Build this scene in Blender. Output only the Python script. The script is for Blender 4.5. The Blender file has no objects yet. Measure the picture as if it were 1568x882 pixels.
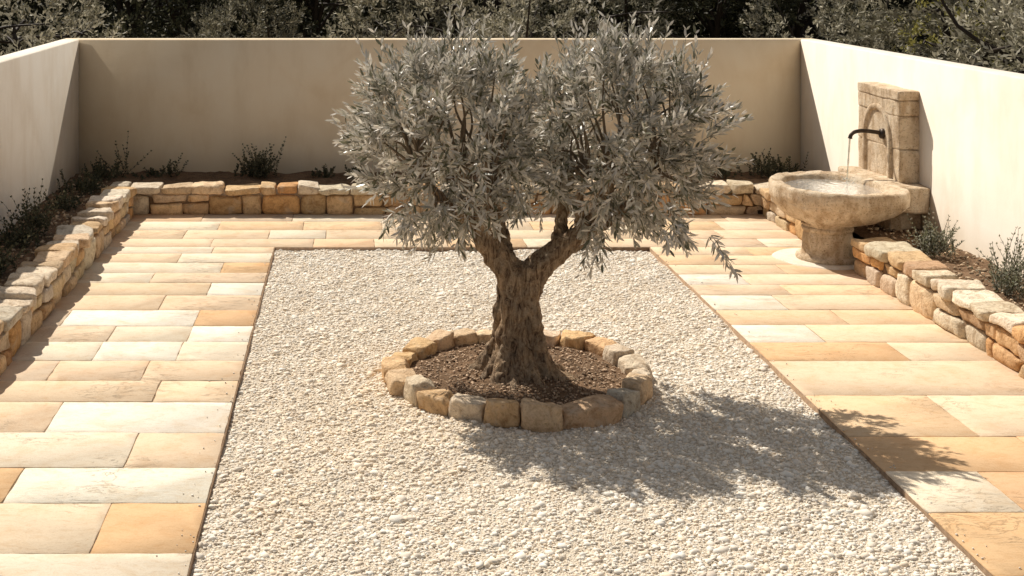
import bpy, math, numpy as np
from mathutils import Vector
R = np.random.default_rng(7)
scene = bpy.context.scene
scene.view_settings.view_transform = 'Standard'
try: scene.view_settings.look = 'None'
except Exception: pass
scene.view_settings.exposure = 0

# ------------------------------------------------------------------ helpers
def mk_mesh(name, verts, face_arrays, cols=None, smooth=False, mats=None, mat_idx=None):
    me = bpy.data.meshes.new(name)
    verts = np.asarray(verts, dtype=np.float32)
    me.vertices.add(len(verts)); me.vertices.foreach_set('co', verts.ravel())
    loops = []; starts = []; off = 0
    for fa in face_arrays:
        fa = np.asarray(fa, dtype=np.int32)
        if len(fa) == 0: continue
        k = fa.shape[1]
        loops.append(fa.ravel()); starts.append(off + np.arange(len(fa))*k); off += fa.size
    loops = np.concatenate(loops); starts = np.concatenate(starts).astype(np.int32)
    me.loops.add(len(loops)); me.loops.foreach_set('vertex_index', loops)
    me.polygons.add(len(starts)); me.polygons.foreach_set('loop_start', starts)
    if smooth: me.polygons.foreach_set('use_smooth', np.ones(len(starts), dtype=bool))
    me.update(calc_edges=True); me.validate()
    if cols is not None:
        a = me.attributes.new('Col', 'FLOAT_COLOR', 'POINT')
        c = np.ones((len(verts), 4), dtype=np.float32); c[:, :3] = cols
        a.data.foreach_set('color', c.ravel())
    for m in (mats or []): me.materials.append(m)
    return me

def mk_obj(name, me, parent=None, loc=(0, 0, 0)):
    o = bpy.data.objects.new(name, me); scene.collection.objects.link(o)
    o.location = loc
    if parent: o.parent = parent
    return o

class MB:
    """mesh accumulator"""
    def __init__(s): s.v = []; s.c = []; s.f = {}; s.n = 0
    def add(s, v, faces, col):
        v = np.asarray(v, dtype=float).reshape(-1, 3)
        s.v.append(v); c = np.asarray(col, dtype=float)
        s.c.append(np.broadcast_to(c, (len(v), 3)).copy() if c.ndim == 1 else c)
        for fa in faces:
            fa = np.asarray(fa)
            if fa.ndim == 1: fa = fa[None]
            s.f.setdefault(fa.shape[1], []).append(fa + s.n)
        s.n += len(v)
    def mesh(s, name, mats, smooth=False):
        return mk_mesh(name, np.concatenate(s.v), [np.concatenate(x) for x in s.f.values()], np.concatenate(s.c), smooth, mats)

def cube_grid(n):
    g = np.linspace(-1, 1, n+1); vid = {}; V = []; F = []
    def gv(p):
        k = tuple(np.round(p, 5))
        if k not in vid: vid[k] = len(V); V.append(p)
        return vid[k]
    for ax in range(3):
        for sg in (-1, 1):
            for i in range(n):
                for j in range(n):
                    q = []
                    for a, b in ((i, j), (i+1, j), (i+1, j+1), (i, j+1)):
                        p = [0, 0, 0]; p[ax] = sg; p[(ax+1) % 3] = g[a]; p[(ax+2) % 3] = g[b]; q.append(gv(tuple(p)))
                    F.append(q if sg > 0 else q[::-1])
    return np.array(V, float), np.array(F)
CG = {n: cube_grid(n) for n in (8, 12)}

def stone_pts(n=8, power=7, chops=4, depth=0.80):
    V, F = CG[n]
    V = np.sign(V)*np.sin(np.abs(V)*math.pi/2)**.8
    nn = (np.abs(V)**power).sum(1)**(1/power)
    q = V / nn[:, None]
    for _ in range(chops):
        d = R.normal(size=3); d /= np.linalg.norm(d)
        h = np.abs(d).sum()*R.uniform(depth-.08, depth+.1)
        e = q@d - h; e = np.maximum(e, 0)
        q = q - e[:, None]*d
    return q, F
def rough(P, amp, fr=9):
    out = P.copy()
    for k in range(3):
        a = 0
        for s in (1, 2.1, 4.3):
            w = R.normal(size=3)*fr*s; a = a + np.sin(P@w + R.uniform(0, 6.28))/s
        out[:, k] += a*amp*.5
    return out

def jit(c, a=.06):
    c = np.array(c, float); return np.clip(c*(1+R.normal()*a) + R.normal(size=3)*a*.08, .02, .95)

# ------------------------------------------------------------------ materials
def new_mat(name):
    m = bpy.data.materials.new(name); m.use_nodes = True
    nt = m.node_tree; b = nt.nodes['Principled BSDF']
    b.inputs['Specular IOR Level'].default_value = .2
    return m, nt, b
def noise(nt, co, scale, detail=6, rough=.6, dist=0.):
    n = nt.nodes.new('ShaderNodeTexNoise'); n.inputs['Scale'].default_value = scale
    n.inputs['Detail'].default_value = detail; n.inputs['Roughness'].default_value = rough
    n.inputs['Distortion'].default_value = dist
    nt.links.new(co, n.inputs['Vector']); return n.outputs['Fac']
def ramp(nt, fac, stops):
    r = nt.nodes.new('ShaderNodeValToRGB'); e = r.color_ramp.elements
    while len(e) < len(stops): e.new(.5)
    for i, (p, c) in enumerate(stops):
        e[i].position = p; e[i].color = (*c, 1) if len(c) == 3 else c
    nt.links.new(fac, r.inputs['Fac']); return r.outputs['Color']
def mix(nt, a, b, fac=.5, mode='MIX'):
    m = nt.nodes.new('ShaderNodeMix'); m.data_type = 'RGBA'; m.blend_type = mode
    for idx, x in ((6, a), (7, b)):
        if isinstance(x, (tuple, list)): m.inputs[idx].default_value = (*x, 1)
        else: nt.links.new(x, m.inputs[idx])
    if isinstance(fac, (int, float)): m.inputs[0].default_value = fac
    else: nt.links.new(fac, m.inputs[0])
    return m.outputs[2]
def bump(nt, h, b, strength=.5, dist=.01, prev=None):
    n = nt.nodes.new('ShaderNodeBump'); n.inputs['Strength'].default_value = strength
    n.inputs['Distance'].default_value = dist; nt.links.new(h, n.inputs['Height'])
    if prev: nt.links.new(prev, n.inputs['Normal'])
    nt.links.new(n.outputs['Normal'], b.inputs['Normal']); return n.outputs['Normal']
def coords(nt, scale=None):
    c = nt.nodes.new('ShaderNodeTexCoord').outputs['Object']
    if scale:
        m = nt.nodes.new('ShaderNodeMapping'); m.inputs['Scale'].default_value = scale
        nt.links.new(c, m.inputs['Vector']); return m.outputs['Vector']
    return c
def attr(nt):
    a = nt.nodes.new('ShaderNodeAttribute'); a.attribute_name = 'Col'; return a.outputs['Color']

def mat_rock(name, dark=.58, bs=.9, fine=38):
    m, nt, b = new_mat(name); co = coords(nt)
    a = attr(nt)
    n1 = noise(nt, co, 8, 5, .70, .5); n2 = noise(nt, co, fine, 4, .7)
    c1 = mix(nt, a, ramp(nt, n1, [(.3, (dark, dark*.84, dark*.68)), (.52, (1, 1, 1)), (.75, (1.18, 1.18, 1.15))]), .95, 'MULTIPLY')
    c2 = mix(nt, c1, ramp(nt, n2, [(.3, (.58, .51, .44)), (.5, (1, 1, 1)), (1, (1.1, 1.1, 1.1))]), .7, 'MULTIPLY')
    n3 = noise(nt, co, 3.2, 3, .6, 1.)
    c3 = mix(nt, c2, (.64, .55, .43), ramp(nt, n3, [(.57, (0, 0, 0)), (.70, (.4, .4, .4))]))
    nt.links.new(c3, b.inputs['Base Color']); b.inputs['Roughness'].default_value = .92
    p = bump(nt, n1, b, bs, .045); bump(nt, n2, b, bs, .012, p)
    return m
M_rock = mat_rock('rough_limestone')

def mat_pave():
    m, nt, b = new_mat('sandstone_paving'); co = coords(nt)
    b.inputs['Specular IOR Level'].default_value = .1
    a = attr(nt)
    n1 = noise(nt, co, 3.2, 7, .72, .6); n2 = noise(nt, coords(nt, (4, 9, 9)), 2.2, 7, .72, 1.0); n3 = noise(nt, co, 70, 3, .75)
    c = mix(nt, a, ramp(nt, n1, [(.32, (.92, .83, .73)), (.52, (1, 1, 1)), (.72, (1.05, 1.05, 1.04))]), .8, 'MULTIPLY')
    c = mix(nt, c, ramp(nt, n2, [(.32, (.86, .76, .65)), (.48, (1, 1, 1)), (.7, (1.04, 1.04, 1.03))]), .7, 'MULTIPLY')
    c = mix(nt, c, ramp(nt, n3, [(.33, (.84, .80, .74)), (.5, (1, 1, 1))]), .6, 'MULTIPLY')
    v = noise(nt, coords(nt, (2, 5, 5)), 1.1, 9, .66, 1.2)
    cr = ramp(nt, v, [(.488, (0, 0, 0)), (.5, (1, 1, 1)), (.512, (0, 0, 0))])
    msk = ramp(nt, noise(nt, co, .8, 2, .5), [(.54, (0, 0, 0)), (.62, (1, 1, 1))])
    crm = mix(nt, (0, 0, 0), cr, msk)
    c = mix(nt, c, (.36, .25, .16), mix(nt, (0, 0, 0), crm, .32))
    nt.links.new(c, b.inputs['Base Color']); b.inputs['Roughness'].default_value = .88
    p = bump(nt, n2, b, .4, .012); p = bump(nt, n3, b, .4, .004, p)
    inv = nt.nodes.new('ShaderNodeInvert'); nt.links.new(crm, inv.inputs['Color'])
    bump(nt, inv.outputs['Color'], b, .6, .008, p)
    return m
M_pave = mat_pave()

def mat_plaster(name, a0, a1, a2):
    m, nt, b = new_mat(name); co = coords(nt)
    n1 = noise(nt, co, .7, 5, .6, .5); n2 = noise(nt, coords(nt, (1.2, 1.2, .35)), 2.2, 4, .6); n3 = noise(nt, co, 35, 3, .7)
    c = ramp(nt, n1, [(.3, a0), (.5, a1), (.72, a2)])
    c = mix(nt, c, ramp(nt, n2, [(.3, (.91, .88, .84)), (.55, (1, 1, 1))]), .8, 'MULTIPLY')
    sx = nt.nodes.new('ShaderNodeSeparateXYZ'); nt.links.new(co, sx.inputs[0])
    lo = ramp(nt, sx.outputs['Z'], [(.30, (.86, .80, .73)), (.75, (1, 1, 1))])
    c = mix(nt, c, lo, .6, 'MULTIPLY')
    nt.links.new(c, b.inputs['Base Color']); b.inputs['Roughness'].default_value = .95
    p = bump(nt, n3, b, .25, .004); bump(nt, n1, b, .3, .03, p)
    return m
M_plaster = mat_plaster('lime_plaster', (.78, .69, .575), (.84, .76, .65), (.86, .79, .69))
M_plaster2 = mat_plaster('back_wall_plaster', (.76, .61, .415), (.83, .695, .505), (.85, .735, .555))  # same plaster shader in a warmer tan, used on the back wall only

def mat_soil(name, c0, c1):
    m, nt, b = new_mat(name); co = coords(nt)
    n1 = noise(nt, co, 4, 5, .7); n2 = noise(nt, co, 50, 3, .75)
    c = ramp(nt, n1, [(.3, c0), (.7, c1)])
    c = mix(nt, c, ramp(nt, n2, [(.35, (.45, .42, .4)), (.6, (1.2, 1.15, 1.1))]), .9, 'MULTIPLY')
    nt.links.new(c, b.inputs['Base Color']); b.inputs['Roughness'].default_value = 1
    bump(nt, n2, b, 1., .03); return m
M_soil = mat_soil('garden_soil', (.15, .095, .055), (.32, .21, .13))
M_ground = mat_soil('dry_ground', (.07, .065, .035), (.14, .12, .07))
M_joint = mat_soil('joint_sand', (.38, .28, .18), (.50, .38, .26))

def mat_gravelbed():
    m, nt, b = new_mat('gravel_fines'); co = coords(nt)
    v = nt.nodes.new('ShaderNodeTexVoronoi'); v.inputs['Scale'].default_value = 70; nt.links.new(co, v.inputs['Vector'])
    n1 = noise(nt, co, 1.2, 3, .6)
    c = mix(nt, (.72, .63, .50), (.80, .73, .62), n1)
    c = mix(nt, c, ramp(nt, v.outputs['Distance'], [(.2, (1.05, 1.05, 1.05)), (.75, (.74, .68, .61))]), 1., 'MULTIPLY')
    nt.links.new(c, b.inputs['Base Color']); b.inputs['Roughness'].default_value = 1
    inv = nt.nodes.new('ShaderNodeInvert'); nt.links.new(v.outputs['Distance'], inv.inputs['Color'])
    bump(nt, inv.outputs['Color'], b, .9, .012); return m
M_gbed = mat_gravelbed()

def mat_attr(name, rough=.9, nscale=25, lo=.75, bstr=.4, bd=.004, transl=0.):
    m, nt, b = new_mat(name); c = attr(nt)
    if nscale:
        n1 = noise(nt, coords(nt), nscale, 2, .6)
        c = mix(nt, c, ramp(nt, n1, [(.3, (lo, lo, lo)), (.6, (1, 1, 1))]), 1., 'MULTIPLY')
        if bstr: bump(nt, n1, b, bstr, bd)
    nt.links.new(c, b.inputs['Base Color']); b.inputs['Roughness'].default_value = rough
    if transl:
        t = nt.nodes.new('ShaderNodeBsdfTranslucent'); nt.links.new(c, t.inputs['Color'])
        ms = nt.nodes.new('ShaderNodeMixShader'); ms.inputs[0].default_value = transl
        nt.links.new(b.outputs[0], ms.inputs[1]); nt.links.new(t.outputs[0], ms.inputs[2])
        nt.links.new(ms.outputs[0], nt.nodes['Material Output'].inputs['Surface'])
    return m
M_pebble = mat_attr('crushed_limestone', .95, 0); M_pebble.node_tree.nodes['Principled BSDF'].inputs['Specular IOR Level'].default_value = .1
M_leaf = mat_attr('olive_leaf', .36, 0, transl=.22); M_leaf.node_tree.nodes['Principled BSDF'].inputs['Specular IOR Level'].default_value = .6
M_fol = mat_attr('foliage', .6, 0, transl=.25)
M_stem = mat_attr('stem_bark', .9, 20, .6)

def mat_bark():
    m, nt, b = new_mat('olive_bark')
    n1 = noise(nt, coords(nt, (8, 8, 1.8)), 1.7, 7, .7, 2.2); n2 = noise(nt, coords(nt), 38, 4, .7); n3 = noise(nt, coords(nt), 3.5, 3, .6)
    c = ramp(nt, n1, [(.34, (.06, .040, .028)), (.42, (.26, .185, .125)), (.52, (.50, .39, .28)), (.70, (.68, .58, .45))])
    c = mix(nt, c, ramp(nt, n3, [(.35, (.74, .70, .66)), (.65, (1.15, 1.02, .86))]), .9, 'MULTIPLY')
    c = mix(nt, c, ramp(nt, n2, [(.3, (.6, .56, .53)), (.6, (1.1, 1.1, 1.1))]), .7, 'MULTIPLY')
    nt.links.new(c, b.inputs['Base Color']); b.inputs['Roughness'].default_value = .95
    p = bump(nt, n1, b, .9, .08); bump(nt, n2, b, .7, .012, p); return m
M_bark = mat_bark()
def mat_fount():
    m, nt, b = new_mat('weathered_fountain_stone'); co = coords(nt)
    n1 = noise(nt, co, 5, 7, .74, .2); n2 = noise(nt, co, 42, 4, .75); n3 = noise(nt, coords(nt, (3, 3, 1)), 2.2, 5, .65)
    c = ramp(nt, n1, [(.30, (.46, .33, .22)), (.45, (.68, .53, .36)), (.56, (.77, .635, .47)), (.75, (.81, .71, .57))])
    c = mix(nt, c, ramp(nt, n3, [(.38, (.62, .54, .46)), (.54, (1, 1, 1))]), .8, 'MULTIPLY')
    c = mix(nt, c, ramp(nt, n2, [(.36, (.50, .43, .36)), (.46, (1, 1, 1))]), .85, 'MULTIPLY')
    nt.links.new(c, b.inputs['Base Color']); b.inputs['Roughness'].default_value = .92
    p = bump(nt, n1, b, .8, .04); bump(nt, n2, b, .9, .014, p); return m
M_fount = mat_fount()
def simple(name, col, rough=.6, metal=0, nsc=20):
    m, nt, b = new_mat(name); n1 = noise(nt, coords(nt), nsc, 4, .6)
    c = ramp(nt, n1, [(.3, tuple(x*.6 for x in col)), (.7, tuple(min(1, x*1.2) for x in col))])
    nt.links.new(c, b.inputs['Base Color']); b.inputs['Roughness'].default_value = rough; b.inputs['Metallic'].default_value = metal
    bump(nt, n1, b, .2, .003); return m
M_steel = simple('edging_strip', (.36, .24, .15), .85, 0)
M_bronze = simple('aged_bronze', (.07, .055, .045), .45, .8)
M_core = simple('wall_core_mortar', (.22, .145, .085), 1)
def mat_water():
    m, nt, b = new_mat('water'); b.inputs['Base Color'].default_value = (.82, .86, .82, 1)
    b.inputs['Roughness'].default_value = .04; b.inputs['Transmission Weight'].default_value = .85; b.inputs['IOR'].default_value = 1.33
    b.inputs['Specular IOR Level'].default_value = .5
    bump(nt, noise(nt, coords(nt), 14, 3, .5, 1.), b, .5, .02); return m
M_water = mat_water()

# ------------------------------------------------------------------ terrain
n = 60
gx, gy = np.meshgrid(np.concatenate([[-600], np.linspace(-60, 80, n), [600]]), np.concatenate([[-300], np.linspace(-30, 90, n), [900]]))
gz = -.30 + np.clip((gy-24)/30, 0, 1)*.6 + .08*np.sin(gx*.7)*np.sin(gy*.5)*(gy > 26)
gv = np.stack([gx, gy, gz], -1).reshape(-1, 3)
def grid_faces(h, w):
    i = np.arange((h-1)*w).reshape(h-1, w)[:, :-1].ravel(); return np.stack([i, i+1, i+1+w, i+w], 1)
mk_obj('ground', mk_mesh('ground', gv, [grid_faces(*gx.shape)], None, True, [M_ground]))

# ------------------------------------------------------------------ paving
GL, GR, GB = -1.06, 4.19, 18.26     # gravel left / right / back
WL, WR, WB = -3.40, 6.46, 20.60     # inner faces of the low walls
Y0 = 5.0
WH = (.84, .765, .64); CR = (.80, .69, .535); PE = (.765, .595, .42); OR = (.70, .465, .265); TA = (.74, .595, .435)
pv = MB()
def tile(x0, x1, y0, y1, col):
    g = .0035; x0 += g; x1 -= g; y0 += g; y1 -= g
    if x1-x0 < .05 or y1-y0 < .05: return
    col = jit(col, .045); z = R.normal()*.0015; tx, ty = R.normal(size=2)*.0012
    def side(a, b, L):
        k = max(2, int(L/.12)); return [(a[0]+(b[0]-a[0])*t, a[1]+(b[1]-a[1])*t) for t in np.arange(k)/k]
    P = side((x0, y0), (x1, y0), x1-x0)+side((x1, y0), (x1, y1), y1-y0)+side((x1, y1), (x0, y1), x1-x0)+side((x0, y1), (x0, y0), y1-y0)
    P = np.array(P) + R.normal(size=(len(P), 2))*.0028; c = np.array([(x0+x1)/2, (y0+y1)/2]); m = len(P)
    d = P-c; ins = P - np.sign(d)*np.minimum(.005, np.abs(d)*.5)
    zt = z + (d[:, 0]*tx + d[:, 1]*ty)
    A = np.c_[P, np.full(m, -.06)]; B = np.c_[P, zt-.005]; C = np.c_[ins, zt]
    i = np.arange(m); j = (i+1) % m
    pv.add(np.r_[A, B, C], [np.c_[i, j, j+m, i+m], np.c_[i+m, j+m, j+2*m, i+2*m], (i+2*m)], col)
def row(xa, xb, y0, y1, spec):
    x = xa
    for xe, c in spec:
        xe = xb if xe is None else xe
        tile(x, xe, y0, y1, c); x = xe
def rrow(xa, xb, y0, y1, pal=(PE, PE, CR, PE, TA, PE, OR)):
    x = xa
    while x < xb-.01:
        xe = x + R.uniform(.7, 1.5)
        if xb-xe < .55: xe = xb
        tile(x, xe, y0, y1, pal[R.integers(len(pal))]); x = xe
Lr = [(5.0, 5.7, [(-2.3, CR), (None, PE)]), (5.7, 6.4, [(-1.9, PE), (None, WH)]), (6.4, 7.2, [(-2.4, WH), (None, PE)]), (7.2, 8.0, [(-1.9, OR), (None, CR)]), (8.0, 8.82, [(-2.9, PE), (None, CR)]),
      (8.82, 9.64, [(-1.76, TA), (None, OR)]), (9.64, 10.31, [(-2.57, OR), (None, WH)]), (10.31, 11.08, [(-1.79, CR), (None, PE)]),
      (11.08, 11.85, [(-2.6, PE), (None, WH)]), (11.85, 12.45, [(-1.80, PE), (None, PE)]), (12.45, 13.07, [(-2.9, TA), (-2.0, PE), (None, PE)]), (13.07, 13.72, [(-2.59, CR), (-1.75, WH), (None, CR)]),
      (13.72, 14.31, [(-2.56, TA), (-1.72, CR), (None, WH)]), (14.31, 14.95, [(-3.18, TA), (-1.72, WH), (None, OR)]), (14.95, 15.63, [(-2.2, PE), (None, PE)]),
      (15.63, 16.23, [(-1.72, PE), (None, WH)]), (16.23, 16.74, [(-2.5, CR), (None, PE)]), (16.74, 17.32, [(-1.67, CR), (None, OR)]), (17.32, 17.86, [(-2.3, PE), (None, CR)]), (17.86, 18.26, [(-1.9, CR), (None, PE)])]
for y0, y1, s in Lr: row(WL-.06, GL, y0, y1, s)
PO = (.74, .535, .345)
Rr = [(5.0, 5.8, [(None, PE)]), (5.8, 6.8, [(5.1, CR), (None, OR)]), (6.8, 7.6, [(5.3, PE), (None, CR)]), (7.6, 8.5, [(5.0, OR), (None, PE)]), (8.5, 9.47, [(5.5, OR), (None, PE)]),
      (9.47, 10.23, [(4.91, CR), (None, OR)]), (10.23, 10.99, [(5.6, OR), (None, OR)]), (10.99, 12.03, [(5.3, PO), (None, PE)]), (12.03, 13.07, [(None, PE)]),
      (13.07, 13.70, [(5.62, OR), (None, PE)]), (13.70, 14.36, [(5.0, WH), (None, PE)]), (14.36, 14.98, [(5.5, PO), (None, PO)]), (14.98, 15.63, [(5.04, WH), (None, PE)]),
      (15.63, 16.13, [(5.3, PE), (None, PO)]), (16.13, 16.67, [(4.95, WH), (None, PE)]), (16.67, 17.2, [(5.6, PE), (None, PO)]), (17.2, 17.75, [(5.0, PO), (None, PE)]), (17.75, 18.26, [(5.5, PE), (None, PO)])]
for y0, y1, s in Rr: row(GR, WR+.06, y0, y1, s)
for y0, y1 in ((18.26, 18.8), (18.8, 19.4), (19.4, 20.05), (20.05, 20.66)): rrow(WL-.06, WR+.06, y0, y1, (PE, PE, TA, PO, PE, CR))
pav = mk_obj('stone_paving', pv.mesh('stone_paving', [M_pave]))
def box_me(name, bs, mats):
    b = MB()
    for (x0, x1, y0, y1, z0, z1) in bs:
        v = [(x, y, z) for z in (z0, z1) for x, y in ((x0, y0), (x1, y0), (x1, y1), (x0, y1))]
        b.add(v, [np.array([[0, 3, 2, 1], [4, 5, 6, 7], [0, 1, 5, 4], [1, 2, 6, 5], [2, 3, 7, 6], [3, 0, 4, 7]])], (1, 1, 1))
    return b.mesh(name, mats)
mk_obj('paving_joint_bed', box_me('paving_joint_bed', [(WL-.3, GL-.02, Y0, WB+.2, -.29, -.007), (GR+.02, WR+.3, Y0, WB+.2, -.29, -.0071), (GL-.02, GR+.02, GB+.02, WB+.2, -.29, -.0072)], [M_joint]))
mk_obj('garden_edging', box_me('garden_edging', [(GL+.001, GL+.007, Y0, GB-.012, -.2, -.008), (GR-.007, GR-.001, Y0, GB-.012, -.2, -.008), (GL+.001, GR-.001, GB-.011, GB-.001, -.2, -.0075)], [M_steel]))

# ------------------------------------------------------------------ gravel
TX, TY = 1.62, 12.54; RO, RI = 1.30, 1.02
gx, gy = np.meshgrid(np.linspace(GL+.008, GR-.008, 120), np.linspace(Y0, GB-.013, 260))
def und(x, y): return .008*np.sin(x*2.3+y*1.1)+.006*np.sin(y*3.1-x*1.7)+.005*np.sin(x*7+y*5)+.004*np.sin(x*13-y*9+2)
gz = -.048+und(gx, gy)
bedm = mk_mesh('gravel_bed', np.stack([gx, gy, gz], -1).reshape(-1, 3), [grid_faces(*gx.shape)], None, True, [M_gbed])
ph = (1+5**.5)/2
ICO = np.array([(-1, ph, 0), (1, ph, 0), (-1, -ph, 0), (1, -ph, 0), (0, -1, ph), (0, 1, ph), (0, -1, -ph), (0, 1, -ph), (ph, 0, -1), (ph, 0, 1), (-ph, 0, -1), (-ph, 0, 1)], float)/math.sqrt(1+ph*ph)
ICF = np.array([(0, 11, 5), (0, 5, 1), (0, 1, 7), (0, 7, 10), (0, 10, 11), (1, 5, 9), (5, 11, 4), (11, 10, 2), (10, 7, 6), (7, 1, 8), (3, 9, 4), (3, 4, 2), (3, 2, 6), (3, 6, 8), (3, 8, 9), (4, 9, 5), (2, 4, 11), (6, 2, 10), (8, 6, 7), (9, 8, 1)])
def pebbles(pos, size, cols, flat=.75):
    n = len(pos); sc = size[:, None]*R.uniform(.6, 1.35, (n, 3))
    V = ICO[None]*(1+R.normal(size=(n, 12, 1))*.22)*sc[:, None, :]
    q = R.normal(size=(n, 4)); q /= np.linalg.norm(q, axis=1)[:, None]; a, b, c, d = q.T
    M = np.stack([np.stack([1-2*(c*c+d*d), 2*(b*c-a*d), 2*(b*d+a*c)], -1), np.stack([2*(b*c+a*d), 1-2*(b*b+d*d), 2*(c*d-a*b)], -1), np.stack([2*(b*d-a*c), 2*(c*d+a*b), 1-2*(b*b+c*c)], -1)], 1)
    V = np.einsum('nij,nkj->nki', M, V); V[:, :, 2] *= flat
    V += pos[:, None, :]
    F = ICF[None]+(np.arange(n)*12)[:, None, None]
    return V.reshape(-1, 3), F.reshape(-1, 3), np.repeat(cols, 12, 0)
sp = .0245
px, py = np.meshgrid(np.arange(GL+.022, GR-.02, sp), np.arange(7.4, GB-.022, sp))
px = (px+R.uniform(-.6, .6, px.shape)*sp).ravel(); py = (py+R.uniform(-.6, .6, py.shape)*sp).ravel()
k = (np.hypot(px-TX, py-TY) > RI+.05) & (px > GL+.014) & (px < GR-.014); px, py = px[k], py[k]; n = len(px)
size = np.clip(R.lognormal(math.log(.0110), .50, n), .005, .035)
size *= np.where(R.random(n) < .025, 1.5, 1)
pz = -.046+und(px, py)+R.uniform(-.007, .004, n)
base = np.array([(.885, .81, .70), (.90, .85, .76), (.83, .735, .61), (.86, .73, .57), (.68, .60, .51)])[R.choice(5, n, p=[.41, .33, .14, .08, .04])]
def blotch(x, y, s, p): return .5+.5*np.sin(x*s+p+1.7*np.sin(y*s*.7+p*2))*np.sin(y*s*.9-p+1.3*np.sin(x*s*.8))
warm = np.exp(-(((px-.6)/1.3)**2+((py-12.0)/1.6)**2))+.35*np.exp(-(((px+.6)/.7)**2+((py-9.5)/1.5)**2))+.2*np.exp(-((py-15)/2.)**2)+.4*blotch(px, py, 2.2, 1.)*blotch(px, py, 5., 3.); warm = np.clip(warm*R.uniform(.1, 1.3, n), 0, 1)[:, None]
base = base*(1-warm*.7)+np.array([.85, .67, .46])*warm*.7
base = base*(.95+.08*blotch(px, py, 3.7, 2.))[:, None]
base = np.clip(base*R.uniform(.91, 1.05, (n, 1)), 0, .93)
V, F, C = pebbles(np.stack([px, py, pz], -1), size, base, .58)
bed = mk_obj('gravel', bedm)
mk_obj('gravel_stones', mk_mesh('gravel_stones', V, [F], C, False, [M_pebble]), bed)
n = 160; sx_ = np.where(R.random(n) < .5, GL-.01-R.exponential(.07, n), GR+.01+R.exponential(.07, n)); sy_ = R.uniform(7.5, 18, n)
V, F, C = pebbles(np.stack([sx_, sy_, np.full(n, .005)], -1), R.uniform(.004, .010, n), np.array([.80, .73, .63])*R.uniform(.8, 1.1, (n, 1)), .7)
mk_obj('stray_chips', mk_mesh('stray_chips', V, [F], C, False, [M_pebble]), bed)

# ------------------------------------------------------------------ plaster walls
XL, XR, YB, ZT, TH = -4.67, 7.76, 22.5, 2.65, .30
def wall(name, x0, x1, y0, y1, mt):
    b = MB(); bv = .02
    rings = [(0, -.3), (0, ZT-bv), (bv*.4, ZT-bv*.3), (bv, ZT)]
    v = []
    for ins, z in rings: v += [(x0+ins, y0+ins, z), (x1-ins, y0+ins, z), (x1-ins, y1-ins, z), (x0+ins, y1-ins, z)]
    f = []
    for r in range(3):
        for i in range(4): j = (i+1) % 4; f.append((r*4+i, r*4+j, r*4+4+j, r*4+4+i))
    f.append((12, 13, 14, 15)); b.add(v, [np.array(f)], (1, 1, 1))
    return mk_obj(name, b.mesh(name, [mt]))
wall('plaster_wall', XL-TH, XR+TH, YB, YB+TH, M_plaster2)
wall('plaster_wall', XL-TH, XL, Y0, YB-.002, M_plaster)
wall('plaster_wall', XR, XR+TH, Y0, YB-.002, M_plaster)

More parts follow.
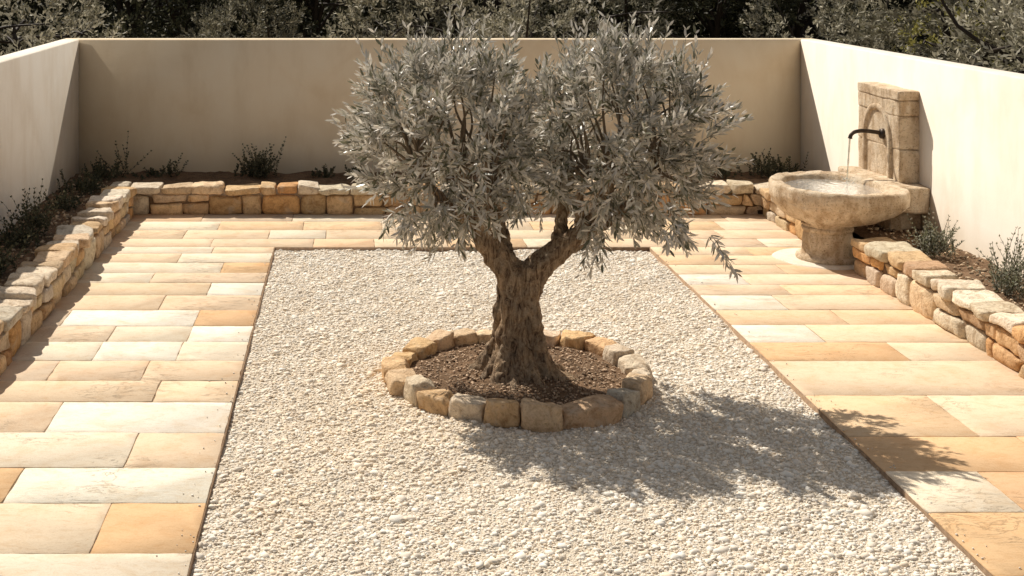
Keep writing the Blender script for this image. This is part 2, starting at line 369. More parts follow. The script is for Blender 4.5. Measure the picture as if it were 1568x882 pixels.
# ------------------------------------------------------------------ low stone walls
PAL = [(.70, .53, .34), (.70, .45, .235), (.66, .385, .17), (.74, .62, .46), (.64, .535, .41), (.72, .51, .295), (.55, .37, .21), (.74, .58, .40), (.70, .49, .28)]
CAPP = [(.75, .63, .47), (.73, .55, .36), (.70, .60, .46), (.73, .51, .29), (.79, .69, .55), (.68, .58, .45)]
def low_wall(name, org, au, aw, L, T, H):
    """au: direction along wall, aw: direction from visible face inwards"""
    org = np.array([*org, 0.]); au = np.array([*au, 0.]); aw = np.array([*aw, 0.]); up = np.array([0, 0, 1.])
    b = MB(); capb = H-.14
    flip = np.dot(np.cross(au, up), aw) < 0
    def put(c, w0, w1, col, amp=.010, pw=8, ch=3, taper=0):
        q, F = stone_pts(8, pw, ch, .83)
        s = (q[:, 0]+1)/2; t = (q[:, 1]+1)/2; c = np.array(c, float)
        cen = c.mean(0); c = c + np.sign(cen-c)*.003
        uv = ((1-s)*(1-t))[:, None]*c[0]+(s*(1-t))[:, None]*c[1]+(s*t)[:, None]*c[2]+((1-s)*t)[:, None]*c[3]
        ww = w0+(w1-w0)*(q[:, 2]+1)/2 + taper*q[:, 0]
        P = org+uv[:, :1]*au+uv[:, 1:]*up+ww[:, None]*aw
        P = rough(P, amp, 11)
        b.add(P, [F[:, ::-1] if flip else F], jit(col, .09))
    def course(u0, u1, zb0, zb1, zt0, zt1):
        u = u0; sl = 0.
        while u < u1-.02:
            e = u+R.uniform(.2, .62)
            if u1-e < .15: e = u1
            s2 = 0 if e >= u1-.001 else R.normal()*.04
            fz = lambda x, a, bb: a+(bb-a)*(x-u0)/(u1-u0)
            put([(u, fz(u, zb0, zb1)), (e, fz(e, zb0, zb1)), (e+s2, fz(e, zt0, zt1)), (u+sl, fz(u, zt0, zt1))], R.uniform(-.035, .02), T-.02, PAL[R.integers(len(PAL))], .016, 7, 5)
            u = e; sl = s2
    u = 0.
    while u < L-.02:
        e = u+R.uniform(.6, 1.4)
        if L-e < .4: e = L
        r = R.random()
        if r < .40 and e-u < 1.25:
            m = u+(e-u)*R.uniform(.35, .65); cuts = [u, m, e] if e-u > .65 else [u, e]; sl = 0
            for a_, b_ in zip(cuts[:-1], cuts[1:]):
                s2 = R.normal()*.03 if b_ < e else 0
                put([(a_, -.03), (b_, -.03), (b_+s2, capb+.005), (a_+sl, capb+.005)], -.02, T-.02, PAL[R.integers(len(PAL))], .020, 6, 6); sl = s2
        else:
            h0, h1 = R.uniform(.32, .66, 2)*capb; course(u, e, -.03, -.03, h0, h1); course(u, e, h0, h1, capb, capb)
        u = e
    u = 0.
    while u < L-.02:
        e = u+R.uniform(.24, .60)
        if L-e < .2: e = L
        h = H+R.uniform(-.035, .035); z2 = R.normal()*.014
        put([(u, capb), (e, capb), (e+R.normal()*.015, h+z2), (u+R.normal()*.015, h-z2)], R.uniform(-.06, .02), T+R.uniform(-.06, .05), CAPP[R.integers(len(CAPP))] if R.random() < .72 else PAL[R.integers(len(PAL))], .020, 8, 7, R.normal()*.018)
        u = e
    o = mk_obj(name, b.mesh(name, [M_rock], True))
    p = [org+au*.06+aw*.05, org+au*(L-.06)+aw*.05, org+au*(L-.06)+aw*(T-.06), org+au*.06+aw*(T-.06)]
    xs = [q[0] for q in p]; ys = [q[1] for q in p]
    mk_obj('mortar_core', box_me('mortar_core', [(min(xs), max(xs), min(ys), max(ys), -.25, H-.07)], [M_core]), o)
    return o
T = .44
low_wall('low_stone_wall', (WL-.44, WB), (1, 0), (0, 1), WR-WL+.88, T, .45)
low_wall('low_stone_wall', (WL, Y0), (0, 1), (-1, 0), WB-Y0-.03, T, .46)
low_wall('low_stone_wall', (WR, Y0), (0, 1), (1, 0), 16.8-Y0, T, .48)
low_wall('low_stone_wall', (WR, 18.0), (0, 1), (1, 0), WB-18.0-.03, T, .45)

# soil beds
def bed_mesh(x0, x1, y0, y1, z):
    nx = max(3, int((x1-x0)/.08)); ny = max(3, int((y1-y0)/.08))
    gx, gy = np.meshgrid(np.linspace(x0, x1, nx), np.linspace(y0, y1, ny))
    gz = z+.015*np.sin(gx*9+gy*4)+.012*np.sin(gy*13-gx*7)+R.normal(size=gx.shape)*.007
    return np.stack([gx, gy, gz], -1).reshape(-1, 3), grid_faces(*gx.shape)
sb = MB()
for a in ((XL+.002, WL-.35, Y0, WB+.4, .34), (XL+.002, XR-.002, WB+.4, YB-.002, .36), (WR+.35, XR-.002, Y0, WB+.4, .34)):
    v, f = bed_mesh(*a); sb.add(v, [f], (1, 1, 1))
soil = mk_obj('planting_soil', sb.mesh('planting_soil', [M_soil], True))

# ------------------------------------------------------------------ tree ring
rb = MB()
widths = np.array([.40, .36, .34, .38, .30, .36, .34, .38, .42, .36, .33, .37, .35, .38, .34, .40, .66, .36, .38, .40, .36, .34])
ang = np.cumsum(np.r_[0, widths/widths.sum()*2*math.pi])
k0 = 16
ang = ang - ang[k0] - math.radians(80)
RP = [(.76, .60, .40), (.72, .49, .27), (.71, .585, .44), (.78, .635, .45), (.72, .53, .34), (.67, .44, .24)]
for i in range(len(widths)):
    q, F = stone_pts(12, 9, 9, .79)
    a0, a1 = ang[i]+.005, ang[i+1]-.005
    th = (a0+a1)/2+(a1-a0)/2*q[:, 0]*(1+.08*R.normal()*q[:, 1])
    r0, r1 = RI+R.uniform(-.05, .06), RO+R.uniform(-.07, .03); h = .15+R.uniform(-.03, .03)
    rr = (r0+r1)/2+(r1-r0)/2*q[:, 1]
    z = -.07+(h+.07)*(q[:, 2]+1)/2 + (q[:, 2] > 0)*(q[:, 0]*R.normal()*.014+q[:, 1]*R.normal()*.012)
    P = rough(np.stack([TX+rr*np.cos(th), TY+rr*np.sin(th), z], -1), .024, 10)
    col = (.64, .45, .28) if i == k0 else ((.60, .55, .47) if i == k0+1 else RP[R.integers(len(RP))])
    rb.add(P, [F[:, ::-1]], jit(col, .07))
mk_obj('stone_tree_ring', rb.mesh('stone_tree_ring', [M_rock], True))
rr, tt = np.meshgrid(np.linspace(0.02, RI+.1, 26), np.linspace(0, 2*math.pi, 73))
dz = .035+.05*np.exp(-(rr/.5)**2)+R.normal(size=rr.shape)*.006+.01*np.sin(rr*np.cos(tt)*11)*np.sin(rr*np.sin(tt)*9)
dz[-1] = dz[0]
sd = MB(); sd.add(np.stack([TX+rr*np.cos(tt), TY+rr*np.sin(tt), dz], -1).reshape(-1, 3), [grid_faces(*rr.shape)], (1, 1, 1))
tsoil = mk_obj('tree_pit_soil', sd.mesh('tree_pit_soil', [M_soil], True))
n = 2400; a = R.uniform(0, 6.283, n); r = np.sqrt(R.random(n))*(RI-.02)
V, F, C = pebbles(np.stack([TX+r*np.cos(a), TY+r*np.sin(a), .045+.05*np.exp(-(r/.5)**2)], -1), R.uniform(.004, .016, n), np.array([.44, .32, .22])*R.uniform(.5, 1.7, (n, 1)))
mk_obj('soil_clods', mk_mesh('soil_clods', V, [F], C, False, [M_pebble]), tsoil)
n = 2600; xs = np.where(R.random(n) < .5, R.uniform(XL+.05, WL-.5, n), R.uniform(WR+.48, XR-.05, n)); ys = R.uniform(8, 22.3, n)
V, F, C = pebbles(np.stack([xs, ys, np.full(n, .36)], -1), R.uniform(.008, .03, n), np.array([.45, .34, .23])*R.uniform(.4, 1.6, (n, 1)))
mk_obj('soil_clods', mk_mesh('soil_clods', V, [F], C, False, [M_pebble]), soil)

# ------------------------------------------------------------------ tubes & leaves
def tube(b, pts, rad, seg=8, col=(.2, .15, .1), lobes=None, cap=True):
    pts = np.array(pts, float); n = len(pts); tg = np.gradient(pts, axis=0); tg /= np.linalg.norm(tg, axis=1)[:, None]+1e-9
    ref = np.array([0, 1., 0]) if abs(tg[0][1]) < .8 else np.array([1., 0, 0])
    V = []; th = np.arange(seg)/seg*2*math.pi
    for i in range(n):
        u = np.cross(tg[i], ref); u /= np.linalg.norm(u)+1e-9; v = np.cross(tg[i], u)
        r = rad[i]*(np.ones(seg) if lobes is None else lobes(i/(n-1), th))
        V.append(pts[i]+r[:, None]*(np.cos(th)[:, None]*u+np.sin(th)[:, None]*v))
    V = np.concatenate(V); i = np.arange(seg); j = (i+1) % seg
    F = np.concatenate([np.c_[i+k*seg, i+(k+1)*seg, j+(k+1)*seg, j+k*seg] for k in range(n-1)])
    fs = [F]
    if cap: fs += [i[None].copy(), (i[::-1]+(n-1)*seg)[None]]
    b.add(V, fs, col)
def smooth_path(P, m=8):
    P = np.array(P, float); tt = np.linspace(0, len(P)-1, (len(P)-1)*m+1)
    out = []
    for x in tt:
        i = min(int(x), len(P)-2); f = x-i
        p0 = P[max(i-1, 0)]; p1 = P[i]; p2 = P[i+1]; p3 = P[min(i+2, len(P)-1)]
        out.append(.5*((2*p1)+(-p0+p2)*f+(2*p0-5*p1+4*p2-p3)*f*f+(-p0+3*p1-3*p2+p3)*f**3))
    return np.array(out)
def unit(v): return v/(np.linalg.norm(v, axis=-1, keepdims=True)+1e-9)
def sprigs(P, D, L, nodes, ll, lw, colf, ang=.8, simple_leaf=False, bend=.25, tmin=.08):
    n = len(P); D = unit(D); ref = unit(R.normal(size=(n, 3))); U = unit(np.cross(D, ref)); W = np.cross(D, U)
    K = nodes; t = np.linspace(tmin, 1, K)
    Bd = unit(R.normal(size=(n, 3)))*bend
    pos = P[:, None]+L[:, None, None]*(D[:, None]*t[None, :, None]+Bd[:, None]*(t**2)[None, :, None]*.5)
    phi = R.uniform(0, 6.28, n)[:, None]+np.arange(K)[None]*1.57+R.normal(size=(n, K))*.25
    S = np.cos(phi)[..., None]*U[:, None]+np.sin(phi)[..., None]*W[:, None]
    S = np.stack([S, -S], 2)
    an = ang*(1.15-.65*t)[None, :, None, None]+R.normal(size=(n, K, 2, 1))*.18
    LD = unit(D[:, None, None]*np.cos(an)+S*np.sin(an)+R.normal(size=(n, K, 2, 3))*.10)
    WD = unit(np.cross(LD, D[:, None, None]+S*.3)+R.normal(size=(n, K, 2, 3))*.35)
    WD = unit(WD-LD*(WD*LD).sum(-1, keepdims=True))
    Nn = np.cross(LD, WD)
    base = np.broadcast_to(pos[:, :, None], LD.shape).reshape(-1, 3); LD = LD.reshape(-1, 3); WD = WD.reshape(-1, 3); Nn = Nn.reshape(-1, 3)
    tt = np.broadcast_to(t[None, :, None], (n, K, 2)).reshape(-1)
    m = len(base); l = (ll*R.uniform(.7, 1.2, m)*(1-.35*tt**3))[:, None]; w = (lw*R.uniform(.75, 1.2, m))[:, None]
    curl = R.normal(size=(m, 1))*.12*l
    if simple_leaf:
        V = np.stack([base, base+LD*l*.5+WD*w, base+LD*l+Nn*curl, base+LD*l*.5-WD*w], 1)
        F = [np.arange(m*4).reshape(m, 4)]; kv = 4
    else:
        V = np.stack([base, base+LD*l*.3+WD*w*.85, base+LD*l*.3-WD*w*.85, base+LD*l*.65+WD*w*.85+Nn*curl*.4, base+LD*l*.65-WD*w*.85+Nn*curl*.4, base+LD*l+Nn*curl], 1)
        o = (np.arange(m)*6)[:, None]
        F = [np.concatenate([o+np.array([0, 2, 1]), o+np.array([3, 4, 5])]), o+np.array([1, 2, 4, 3])]; kv = 6
    return V.reshape(-1, 3), F, np.repeat(colf(m), kv, 0), pos

# ------------------------------------------------------------------ olive tree
tree = bpy.data.objects.new('olive_tree', None); scene.collection.objects.link(tree); tree.location = (TX, TY, 0)
tb = MB()
def lob_trunk(s, th):
    a = .34*(1-s)**3+.09
    return 1+a*np.cos(4*th+1.2+s*2.2)+.6*a*np.cos(7*th+s*3.0)+.04*np.sin(11*th+s*6)
tr = smooth_path([(0, 0, -.1), (-.02, 0, .08), (-.01, 0, .3), (.0, 0, .55), (-.01, 0, .8), (.02, 0, 1.0), (.03, 0, 1.10)], 6)
zz = tr[:, 2]
trr = np.interp(zz, [-.1, .02, .14, .3, .5, .75, .95, 1.10], [.46, .40, .31, .245, .215, .19, .195, .15])
tube(tb, tr, trr, 44, lobes=lob_trunk)
for k in range(9):
    a = k/9*6.283+R.uniform(-.2, .2); l = R.uniform(.40, .58)
    pts = smooth_path([(.1*math.cos(a), .1*math.sin(a), .42), (.19*math.cos(a), .19*math.sin(a), .22), (.33*math.cos(a+.1), .33*math.sin(a+.1), .09), (l*math.cos(a+.15), l*math.sin(a+.15), .0)], 4)
    tube(tb, pts, np.linspace(.10, .035, len(pts)), 10)
for x, y, z, r in ((-.16, -.1, .42, .085), (.14, -.14, .55, .07), (-.1, -.15, .72, .07), (.1, -.1, .86, .075), (.17, .02, .35, .09), (-.19, .0, .62, .07), (.0, -.19, .30, .08)):
    tube(tb, [(x, y, z-r*1.6), (x, y, z-r*.8), (x, y, z), (x, y, z+r*.9), (x, y, z+r*1.8)], [r*.15, r*.8, r, r*.8, r*.15], 10)
def limb(P, r0, r1, seg=14, b=tb):
    pts = smooth_path(P, 5); n = len(pts); rr = r0+(r1-r0)*np.linspace(0, 1, n)**.8
    lo = (lambda s, th, p=R.uniform(0, 6): 1+.11*np.cos(3*th+p+s*3)+.06*np.cos(5*th-s*4)) if seg > 10 else None
    tube(b, pts, rr, seg, lobes=lo); return pts
limb([(.0, 0, .74), (-.09, 0, 1.0), (-.25, -.02, 1.22), (-.38, -.03, 1.45), (-.50, .02, 1.72), (-.56, .05, 2.05)], .17, .055, 24)
limb([(.03, 0, .76), (.15, 0, 1.02), (.36, .02, 1.21), (.60, .03, 1.38), (.78, .0, 1.60), (.88, -.03, 2.0)], .165, .055, 24)
limb([(-.05, .05, .9), (-.12, .12, 1.2), (-.2, .25, 1.6), (-.25, .35, 2.0)], .10, .045, 16)
limb([(-.34, -.02, 1.38), (-.55, -.1, 1.56), (-.80, -.15, 1.80), (-1.0, -.2, 2.05)], .075, .025, 12)
limb([(.58, .02, 1.36), (.85, -.1, 1.53), (1.1, -.15, 1.78), (1.3, -.1, 2.05)], .075, .025, 12)
limb([(.36, .02, 1.22), (.45, .2, 1.5), (.5, .35, 1.9), (.5, .4, 2.2)], .08, .03, 12)
limb([(-.3, -.03, 1.35), (-.33, -.2, 1.6), (-.3, -.3, 1.95)], .06, .025, 12)
limb([(.62, .03, 1.40), (.55, -.15, 1.65), (.58, -.28, 2.0)], .06, .025, 12)
trunk = mk_obj('trunk', tb.mesh('trunk', [M_bark], True), tree)
rm = trunk.modifiers.new('fuse', 'REMESH'); rm.mode = 'VOXEL'; rm.voxel_size = .014; rm.use_smooth_shade = True
sm = trunk.modifiers.new('smooth', 'SMOOTH'); sm.iterations = 3
tx = bpy.data.textures.new('bark_relief', 'CLOUDS'); tx.noise_scale = .07; tx.noise_depth = 3
dm = trunk.modifiers.new('relief', 'DISPLACE'); dm.texture = tx; dm.texture_coords = 'LOCAL'; dm.strength = .055; dm.mid_level = .5
lobes = [(np.array([-.66, .0, 2.30]), np.array([.76, .74, .72]), 60, 1), (np.array([.95, .0, 2.30]), np.array([.82, .74, .72]), 64, 1), (np.array([.13, .05, 1.98]), np.array([.34, .5, .36]), 10, 0)]
ends = []
for (c, s, n, big) in lobes:
    k = 0; pts_ = []; tries = 0
    while k < n and tries < 6000:
        tries += 1
        d = R.normal(size=3); d /= np.linalg.norm(d); r = R.uniform(.2, 1)**.42
        p = c+s*d*r
        if p[2] < 1.54: continue
        if p[2] < 1.80 and abs(p[0]-.13) < .42 and p[1] < .2: continue
        if pts_ and np.min(np.linalg.norm(np.array(pts_)-p, axis=1)) < .25 - tries*.00002: continue
        pts_.append(p); ends.append((p, d, r)); k += 1
bb = MB(); SP = []; SD = []; SL = []
hubs = [np.array(x) for x in [(-.48, .02, 1.70), (-.56, .05, 2.0), (-.80, -.15, 1.80), (-1.0, -.2, 2.05), (-.25, .35, 1.95), (-.3, -.3, 1.9), (.78, 0, 1.60), (.88, -.03, 1.98), (1.1, -.15, 1.78), (1.3, -.1, 2.05), (.5, .35, 1.9), (.58, -.28, 1.95)]]
for p, d, r in ends:
    h = min(hubs, key=lambda q: np.linalg.norm(q-p)); mid = (h+p)/2+R.normal(size=3)*.06+np.array([0, 0, .04])
    limb([h, mid, p], .02, .006, 6, bb)
    m = R.integers(7, 11)
    up = .75 if p[2] > 2.3 else (.25 if p[2] > 1.85 else -.35)
    for _ in range(m):
        q = p+R.normal(size=3)*np.array([.06, .06, .06])
        dd = d*.8+np.array([0, 0, up])+R.normal(size=3)*.48
        SP.append(q); SD.append(dd); SL.append(R.uniform(.14, .34))
for (c, s, n_, b_), tops in zip(lobes[:2], [(-1.30, -1.12, -.98, -.86, -.74, -.62, -.52, -.40, -.28, -.14), (.30, .45, .60, .68, .74, .92, 1.05, 1.20, 1.27, 1.45, 1.58, 1.66)]):
    for x in tops:
        u = np.clip((x-c[0])/(s[0]*1.05), -.98, .98); zt = c[2]+s[2]*math.sqrt(max(0, 1-u*u)); hb = R.uniform(.34, .62)
        if x in (-.74, -.52, .68, 1.20, 1.58): hb = .68
        y_ = R.normal()*.15
        for q_ in range(5):
            SP.append(np.array([x+R.normal()*.03, y_+R.normal()*.06, zt-.10+R.normal()*.04])); SD.append(np.array([u*.30+R.normal()*.09, R.normal()*.10, 1.])); SL.append(hb*(1 if q_ == 0 else R.uniform(.4, .85)))
for sg, c0 in ((-1, -.68), (1, .97)):
    for _ in range(15):
        z = R.uniform(1.70, 2.75); u = math.sqrt(max(0, 1-((z-2.30)/.85)**2)); hb = R.uniform(.3, .5); y_ = R.normal()*.3; dz_ = .35+R.normal()*.25
        for q_ in range(3):
            SP.append(np.array([c0+sg*u*.66, y_, z])+R.normal(size=3)*.03); SD.append(np.array([sg*1., R.normal()*.2, dz_])+R.normal(size=3)*.08); SL.append(hb*R.uniform(.6, 1.))
for _ in range(54):
    x = R.uniform(-1.2, 1.55)
    if abs(x-.13) < .42: continue
    y_ = R.normal()*.4; z_ = R.uniform(1.46, 1.72); dx_ = (x-.1)*.3+R.normal()*.3; hb = R.uniform(.2, .42)
    for q_ in range(3):
        SP.append(np.array([x, y_, z_])+R.normal(size=3)*.03); SD.append(np.array([dx_, R.normal()*.3, -1.])+R.normal(size=3)*.12); SL.append(hb*R.uniform(.6, 1))
SP = np.array(SP); SD = np.array(SD); SL = np.array(SL)
def olive_cols(m):
    r = R.random((m, 1)); c = np.where(r < .60, np.array([[.74, .69, .605]]), np.where(r < .86, np.array([[.44, .415, .335]]), np.array([[.15, .15, .09]])))
    return np.clip(c*R.uniform(.72, 1.2, (m, 1)), 0, .86)
V, F, C, pos = sprigs(SP, SD, SL, 8, .128, .0132, olive_cols, ang=.95)
mk_obj('leaves', mk_mesh('leaves', V, F, C, False, [M_leaf]), tree)
for i in range(len(SP)):
    tube(bb, pos[i][::3], np.linspace(.004, .002, len(pos[i][::3])), 3, (.30, .28, .21), cap=False)
mk_obj('twigs', bb.mesh('twigs', [M_stem], True), tree)
print('sprigs', len(SP))

# ------------------------------------------------------------------ planter shrubs
def shrub(x, y, z, h, w, cols, n=30, ll=.05, lw=.012, upness=1.2):
    P = np.c_[R.normal(size=n)*w*.22, R.normal(size=n)*w*.22, R.uniform(-.02, .25*h, n)]
    D = np.c_[R.normal(size=(n, 2))*.6, np.full(n, upness)]
    L = h*R.uniform(.4, 1.05, n)
    V, F, C, pos = sprigs(P, D, L, 9, ll, lw, lambda m: np.array(cols)[R.integers(len(cols), size=m)]*R.uniform(.6, 1.3, (m, 1)), ang=1.0, bend=.5)
    b = MB(); b.add(V, F, C)
    for i in range(n): tube(b, pos[i][::2], np.linspace(.005, .002, len(pos[i][::2])), 3, (.12, .10, .06), cap=False)
    mk_obj('garden_shrub', b.mesh('garden_shrub', [M_fol]), None, (x, y, z))
G1 = [(.11, .11, .065), (.075, .08, .045), (.15, .145, .09)]; G2 = [(.30, .30, .22), (.20, .21, .13), (.36, .35, .28)]
for D, x, h, w, g, n in [(22.0, -3.8, .66, .28, G1, 9), (21.7, -4.1, .34, .7, G1, 40), (22.1, -3.0, .30, .25, G1, 12), (21.9, -1.5, .50, .45, G1, 50), (22.0, -1.7, .25, .6, G1, 25), (21.9, -.43, .20, .4, G1, 16), (21.9, .1, .22, .4, G1, 16), (21.9, 6.25, .22, .4, G1, 14),
                           (21.9, 6.9, .42, .5, G1, 30), (22.0, 7.3, .36, .5, G1, 30), (22.0, -3.3, .15, .6, G1, 14), (22, 1.8, .3, .6, G1, 20), (22, 3.8, .3, .5, G1, 20)]:
    shrub(x, D, .35, h, w, g, n, .055, .014)
for D, x, h, w, n in [(20.6, -4.2, .30, .6, 45), (19.2, -4.2, .28, .5, 30), (17.3, -4.2, .58, .5, 46), (16.7, -4.25, .28, .6, 34), (15.2, -4.2, .42, .6, 56), (14.4, -4.25, .25, .6, 30), (12.6, -4.2, .5, .6, 50), (11.0, -4.2, .5, .6, 50), (9.5, -4.2, .5, .6, 50)]:
    shrub(x, D, .34, h, w, G1, n, .055, .014, .9)
for D, x, h, w, n in [(16.1, 7.25, .42, .45, 56), (14.5, 7.3, .58, .4, 46), (14.2, 7.2, .35, .4, 30), (12.9, 7.35, .35, .4, 30), (12.2, 7.3, .5, .5, 36), (10.8, 7.3, .5, .5, 36), (16.6, 7.4, .25, .3, 16), (19.9, 7.3, .25, .3, 14)]:
    shrub(x, D, .34, h, w, G2, n, .05, .009, 1.4)

# ------------------------------------------------------------------ fountain
ft = bpy.data.objects.new('wall_fountain', None); scene.collection.objects.link(ft); FX, FY = 6.58, 17.75; ft.location = (FX, FY, 0)
seg = 96; th = np.arange(seg)/seg*2*math.pi
def sup(th, ax, ay, p): return np.c_[np.sign(np.cos(th))*np.abs(np.cos(th))**(2/p)*ax, np.sign(np.sin(th))*np.abs(np.sin(th))**(2/p)*ay]
pr = np.where(np.cos(th) > 0, 3.2, 2.1)
OUT = np.stack([np.sign(np.cos(th))*np.abs(np.cos(th))**(2/pr)*.82, np.sign(np.sin(th))*np.abs(np.sin(th))**(2/pr)*1.0], -1)
INN = sup(th, .62, .82, 2.1)+np.array([-.03, 0]); PED = sup(th, .30, .32, 2)+np.array([-.18, -.25])
ringsL = [(PED, 1., .44), (PED, 1.08, .50)]
for f, z in ((.25, .525), (.5, .57), (.75, .65), (.90, .73), (.955, .765), (.96, .775)): ringsL.append((PED*(1-f)+OUT*f, 1., z))
for f, z in ((.985, .785), (1.0, .80), (1.005, .86), (1.005, .92), (1., .955), (.985, .98), (.955, .988)): ringsL.append((OUT, f, z))
for f, z in ((1.12, .985), (1.09, .975), (1.05, .972), (1.0, .960), (.97, .90), (.9, .80), (.6, .72), (.05, .70)): ringsL.append((INN, f, z))
V = []
for O, f, z in ringsL: V.append(np.c_[O*f, np.full(seg, z)])
V = np.concatenate(V)
am = .011*(np.sin(V[:, 0]*9+V[:, 2]*7)*np.sin(V[:, 1]*8+1)+.6*np.sin(V[:, 0]*23+V[:, 1]*19)+.35*np.sin(V[:, 0]*47-V[:, 1]*53+V[:, 2]*40)); V[:, 2] += am*.8; V[:, 0] += am; V[:, 1] += am*.7
i = np.arange(seg); j = (i+1) % seg; b = MB()
b.add(V, [np.concatenate([np.c_[i+k*seg, j+k*seg, j+(k+1)*seg, i+(k+1)*seg] for k in range(len(ringsL)-1)]), (i+(len(ringsL)-1)*seg)[None]], (1, 1, 1))
mk_obj('basin', b.mesh('basin', [M_fount], True), ft)
b = MB(); prof = [(.0, -.02), (.40, -.02), (.41, .04), (.40, .07), (.37, .075), (.345, .10), (.33, .17), (.325, .26), (.315, .34), (.30, .385), (.30, .39), (.325, .395), (.335, .42), (.33, .445), (.31, .455), (.34, .47), (.34, .50), (.2, .51)]
V = np.concatenate([np.c_[r*np.cos(th)-.18, r*np.sin(th)-.25, np.full(seg, z)] for r, z in prof]); V = rough(V, .008, 6)
b.add(V, [np.concatenate([np.c_[i+k*seg, j+k*seg, j+(k+1)*seg, i+(k+1)*seg] for k in range(len(prof)-1)])], (1, 1, 1))
mk_obj('pedestal', b.mesh('pedestal', [M_fount], True), ft)
b = MB(); prof = [(.64, -.01), (.63, .008), (.60, .014), (.02, .018)]
wob = 1+.03*np.sin(3*th)+.02*np.sin(7*th)
V = np.concatenate([np.c_[r*wob*np.cos(th)-.22, r*wob*np.sin(th)-.2, np.full(seg, z)] for r, z in prof])
b.add(V, [np.concatenate([np.c_[i+k*seg, j+k*seg, j+(k+1)*seg, i+(k+1)*seg] for k in range(len(prof)-1)])], (.82, .75, .64))
mk_obj('base_slab', b.mesh('base_slab', [M_pave], False), ft)
def block(x0, x1, y0, y1, z0, z1, pw=14, amp=.006, chops=2, bobj=None):
    q, F = stone_pts(12, pw, chops, .92)
    P = np.stack([(x0+x1)/2+(x1-x0)/2*q[:, 0]-FX, (y0+y1)/2+(y1-y0)/2*q[:, 1]-FY, (z0+z1)/2+(z1-z0)/2*q[:, 2]], -1)
    P = rough(P, amp, 7); P[:, 0] = np.minimum(P[:, 0], XR-FX+.05)
    bobj.add(P, [F], (1, 1, 1))
b = MB()
block(7.18, XR+.03, 17.45, 19.3, .60, .985, 12, .012, 3, b)
block(7.3, XR+.03, 17.7, 19.1, .2, .62, 10, .012, 2, b)
mk_obj('rear_shelf', b.mesh('rear_shelf', [M_fount], True), ft)
b = MB(); YA, YC = 17.80, 19.26
block(7.485, XR+.03, YA, YC, .95, 1.42, 24, .009, 2, b)
block(7.48, XR+.03, YA+.01, YC-.01, 1.415, 1.88, 24, .009, 2, b)
block(7.475, XR+.03, YA, YC, 1.875, 2.09, 20, .008, 2, b)
block(7.465, XR+.03, YA-.005, YC+.005, 2.085, 2.22, 16, .010, 3, b)
mk_obj('backsplash', b.mesh('backsplash', [M_fount], True), ft)
b = MB(); yc = (YA+YC)/2-FY; X0 = 7.475-FX
path = [(-.44, .96), (-.44, 1.2), (-.44, 1.45)]+[(-.44*math.cos(a), 1.50+.44*math.sin(a)) for a in np.linspace(0, math.pi, 18)]+[(.44, 1.45), (.44, 1.2), (.44, .96)]
path = np.array(path); tgp = np.gradient(path, axis=0); tgp /= np.linalg.norm(tgp, axis=1)[:, None]; nm = np.c_[tgp[:, 1], -tgp[:, 0]]
V = []
for p, q in zip(path, nm):
    for o, x in ((-.045, .03), (-.04, -.02), (-.015, -.03), (.02, -.028), (.04, -.015), (.045, .03)): V.append((X0+x, yc+p[0]+q[0]*o, p[1]+q[1]*o))
F = []
for k in range(len(path)-1):
    for s in range(5): F.append((k*6+s, k*6+s+1, k*6+7+s, k*6+6+s))
b.add(np.array(V), [np.array(F)], (1, 1, 1)); mk_obj('arch_moulding', b.mesh('arch_moulding', [M_fount], True), ft)
b = MB(); sy = 18.33-FY
pts = smooth_path([(X0+.02, sy, 1.575), (X0-.12, sy, 1.60), (X0-.28, sy, 1.615), (X0-.40, sy-.02, 1.60), (X0-.455, sy-.03, 1.56), (X0-.47, sy-.03, 1.51)], 5)
tube(b, pts, np.interp(np.linspace(0, 1, len(pts)), [0, .8, .93, 1], [.03, .026, .028, .034]), 16)
tube(b, [(X0+.02, sy, 1.575), (X0-.03, sy, 1.575), (X0-.045, sy, 1.577)], [.075, .07, .04], 20)
mk_obj('spout', b.mesh('spout', [M_bronze], True), ft)
b = MB(); t = np.linspace(0, 1, 22)
pts = np.c_[X0-.47-.06*t, sy-.03-.05*t, 1.53-.62*t**1.1]
tube(b, pts, .013+.004*np.sin(t*25)*t-.004*t, 10)
for _ in range(30):
    a = R.uniform(0, 6.28); r = R.uniform(.01, .10); h = R.uniform(0, .08); p0 = np.array([X0-.53+r*math.cos(a), sy-.08+r*math.sin(a), .90+h])
    tube(b, [p0-[0, 0, .008], p0, p0+[0, 0, .008]], [.002, .006, .002], 6)
mk_obj('water_stream', b.mesh('water_stream', [M_water], True), ft)
b = MB(); rr = np.linspace(0, 1, 26); wv = []
for r in rr:
    P = INN*.965*max(r, .01); dd = np.hypot(P[:, 0]-(X0-.53), P[:, 1]-(sy-.08)); wv.append(np.c_[P, .905+.006*np.sin(dd*42)*np.exp(-dd*2.5)])
b.add(np.concatenate(wv), [np.concatenate([np.c_[i+k*seg, j+k*seg, j+(k+1)*seg, i+(k+1)*seg] for k in range(25)])], (1, 1, 1))
mk_obj('water_surface', b.mesh('water_surface', [M_water], True), ft)

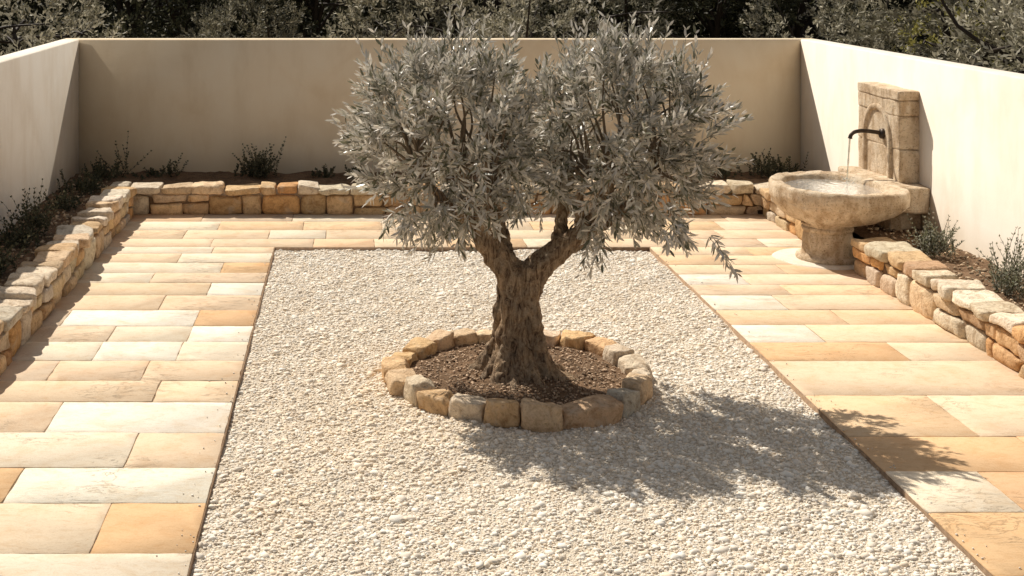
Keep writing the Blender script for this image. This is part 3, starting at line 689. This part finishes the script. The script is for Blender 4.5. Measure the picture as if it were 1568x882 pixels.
# ------------------------------------------------------------------ background trees
def bg_tree(name, pal, h=4.6, w=2.2, nb=70, leaf=.17, trunkcol=(.06, .045, .035)):
    b = MB()
    for k in range(4):
        a = R.uniform(0, 6.28); top = np.array([math.cos(a)*w*.5, math.sin(a)*w*.5, h*.62])
        pts = smooth_path([(0, 0, -.3), (R.normal()*.1, R.normal()*.1, h*.18), top*[.5, .5, .6]+R.normal(size=3)*.12, top], 4)
        tube(b, pts, np.linspace(.17, .05, len(pts)), 7, trunkcol)
        for _ in range(5):
            e = top+R.normal(size=3)*[w*.4, w*.4, h*.14]; q = pts[R.integers(8, len(pts))]; tube(b, smooth_path([q, (q+e)/2+R.normal(size=3)*.15, e], 3), np.linspace(.05, .015, 7), 5, trunkcol)
    P = []; D = []
    for _ in range(nb):
        d = R.normal(size=3); d /= np.linalg.norm(d); c = np.array([0, 0, h*.58])+d*np.array([w, w, h*.40])*R.uniform(.3, 1)**.5
        m = R.integers(8, 14); P.append(c+R.normal(size=(m, 3))*.20); D.append(d*.7+np.array([0, 0, .4])+R.normal(size=(m, 3))*.5)
    P = np.concatenate(P); D = np.concatenate(D)
    pal = np.array(pal)
    V, F, C, _ = sprigs(P, D, R.uniform(.25, .5, len(P)), 6, leaf, leaf*.16, lambda m: pal[R.integers(len(pal), size=m)]*R.uniform(.6, 1.4, (m, 1)), simple_leaf=True)
    b.add(V, F, C); return b.mesh(name, [M_fol])
silver = [(.44, .40, .30), (.26, .24, .16), (.52, .48, .37)]; dark = [(.07, .07, .035), (.05, .052, .03), (.10, .095, .055)]; yel = [(.36, .32, .09), (.22, .21, .08), (.42, .38, .12)]
sil = [bg_tree('distant_olive_a', silver, 4.6, 2.1, 56), bg_tree('distant_olive_b', silver, 4.3, 2.2, 58), bg_tree('distant_olive_c', [(.24, .215, .15), (.15, .14, .09), (.32, .295, .22)], 5., 2.3, 66)]
dk = [bg_tree('dark_oak_a', dark, 5.5, 2.4, 80, .2), bg_tree('dark_oak_b', dark, 6., 2., 80, .2)]
yl = [bg_tree('green_bush', yel, 3.6, 1.7, 55, .15)]
place = [(-9.5, 26, 0, 1.05), (-7.0, 28, 1, .92), (-12.5, 24, 1, 1.1), (-8.3, 22, 5, .8), (-3.8, 33, 3, 1.), (-1., 34, 4, 1.), (-5.6, 37, 4, 1.), (1.6, 31, 1, .9), (4.2, 30, 0, .85), (2.8, 35, 2, 1.), (6.2, 33, 2, .85), (8.0, 36, 3, 1.), (9.6, 34, 4, 1.), (-2.4, 30, 2, .72),
         (11.2, 31, 0, .85), (13.4, 29, 5, .95), (12.0, 35, 3, 1.), (12.2, 25, 2, 1.0), (15.2, 26, 0, 1.05), (11.6, 20.5, 0, .95), (15.5, 21, 2, 1.1), (13.6, 17, 1, 1.), (17.5, 30, 3, 1.), (20, 26, 1, 1.1), (-13, 31, 3, 1.), (-15, 20, 0, 1.), (-12, 17, 2, 1.), (17, 15, 0, 1.), (-16, 27, 2, 1.)]
allm = sil+dk+yl; nm_ = ['background_olive_tree']*3+['background_oak_tree']*2+['background_bush']
for x, y, k, s in place:
    o = mk_obj(nm_[k], allm[k], None, (x, y, -.2)); s *= R.uniform(.93, 1.07); o.scale = (s, s, s); o.rotation_euler = (0, 0, R.uniform(0, 6.28))
n = 3400
cx = R.uniform(-34, 48, n); cy = R.uniform(38, 46, n); top = 6.5+1.6*np.sin(cx*.55)+1.1*np.sin(cx*1.3+1); cz = R.random(n)**.8*top
m = 10; P = (np.c_[cx, cy, cz][:, None]+R.normal(size=(n, m, 3))*.35).reshape(-1, 3)
tone = np.array([(.055, .055, .03), (.04, .04, .024), (.085, .08, .05)])
V, F, C, _ = sprigs(P, R.normal(size=(len(P), 3))+[0, 0, .4], R.uniform(.3, .6, len(P)), 3, .30, .06, lambda q: tone[R.integers(3, size=q)]*R.uniform(.5, 1.4, (q, 1)), simple_leaf=True)
mk_obj('woodland', mk_mesh('woodland', V, F, C, False, [M_fol]))

# ------------------------------------------------------------------ light, sky, camera
dxs, dys = .47, -.70
sd_ = Vector((dxs, dys, -1)).normalized()
sun = bpy.data.lights.new('sun', 'SUN'); sun.energy = 5.0; sun.angle = math.radians(.45); sun.color = (1., .93, .825)
so = bpy.data.objects.new('sun', sun); scene.collection.objects.link(so); so.rotation_euler = sd_.to_track_quat('-Z', 'Y').to_euler()
elev = math.asin(-sd_.z); to = -sd_
wd = bpy.data.worlds.new('World'); scene.world = wd; wd.use_nodes = True; nt = wd.node_tree
sky = nt.nodes.new('ShaderNodeTexSky'); sky.sky_type = 'NISHITA'; sky.sun_disc = False
sky.sun_elevation = elev; sky.sun_rotation = math.atan2(to.x, to.y); sky.dust_density = 2; sky.ozone_density = .3
hs = nt.nodes.new('ShaderNodeHueSaturation'); hs.inputs['Saturation'].default_value = .35; nt.links.new(sky.outputs[0], hs.inputs['Color'])
bg = nt.nodes['Background']; bg.inputs['Strength'].default_value = .07; nt.links.new(hs.outputs[0], bg.inputs['Color'])
cam = bpy.data.cameras.new('camera'); co = bpy.data.objects.new('camera', cam); scene.collection.objects.link(co)
co.location = (0, 0, 4.0); co.rotation_euler = (math.radians(90), 0, 0)
cam.sensor_width = 36; cam.lens = 36*2000/1568; cam.shift_x = (784-536)/1568; cam.shift_y = -501/1568; cam.clip_end = 3000; cam.clip_start = .1
scene.camera = co
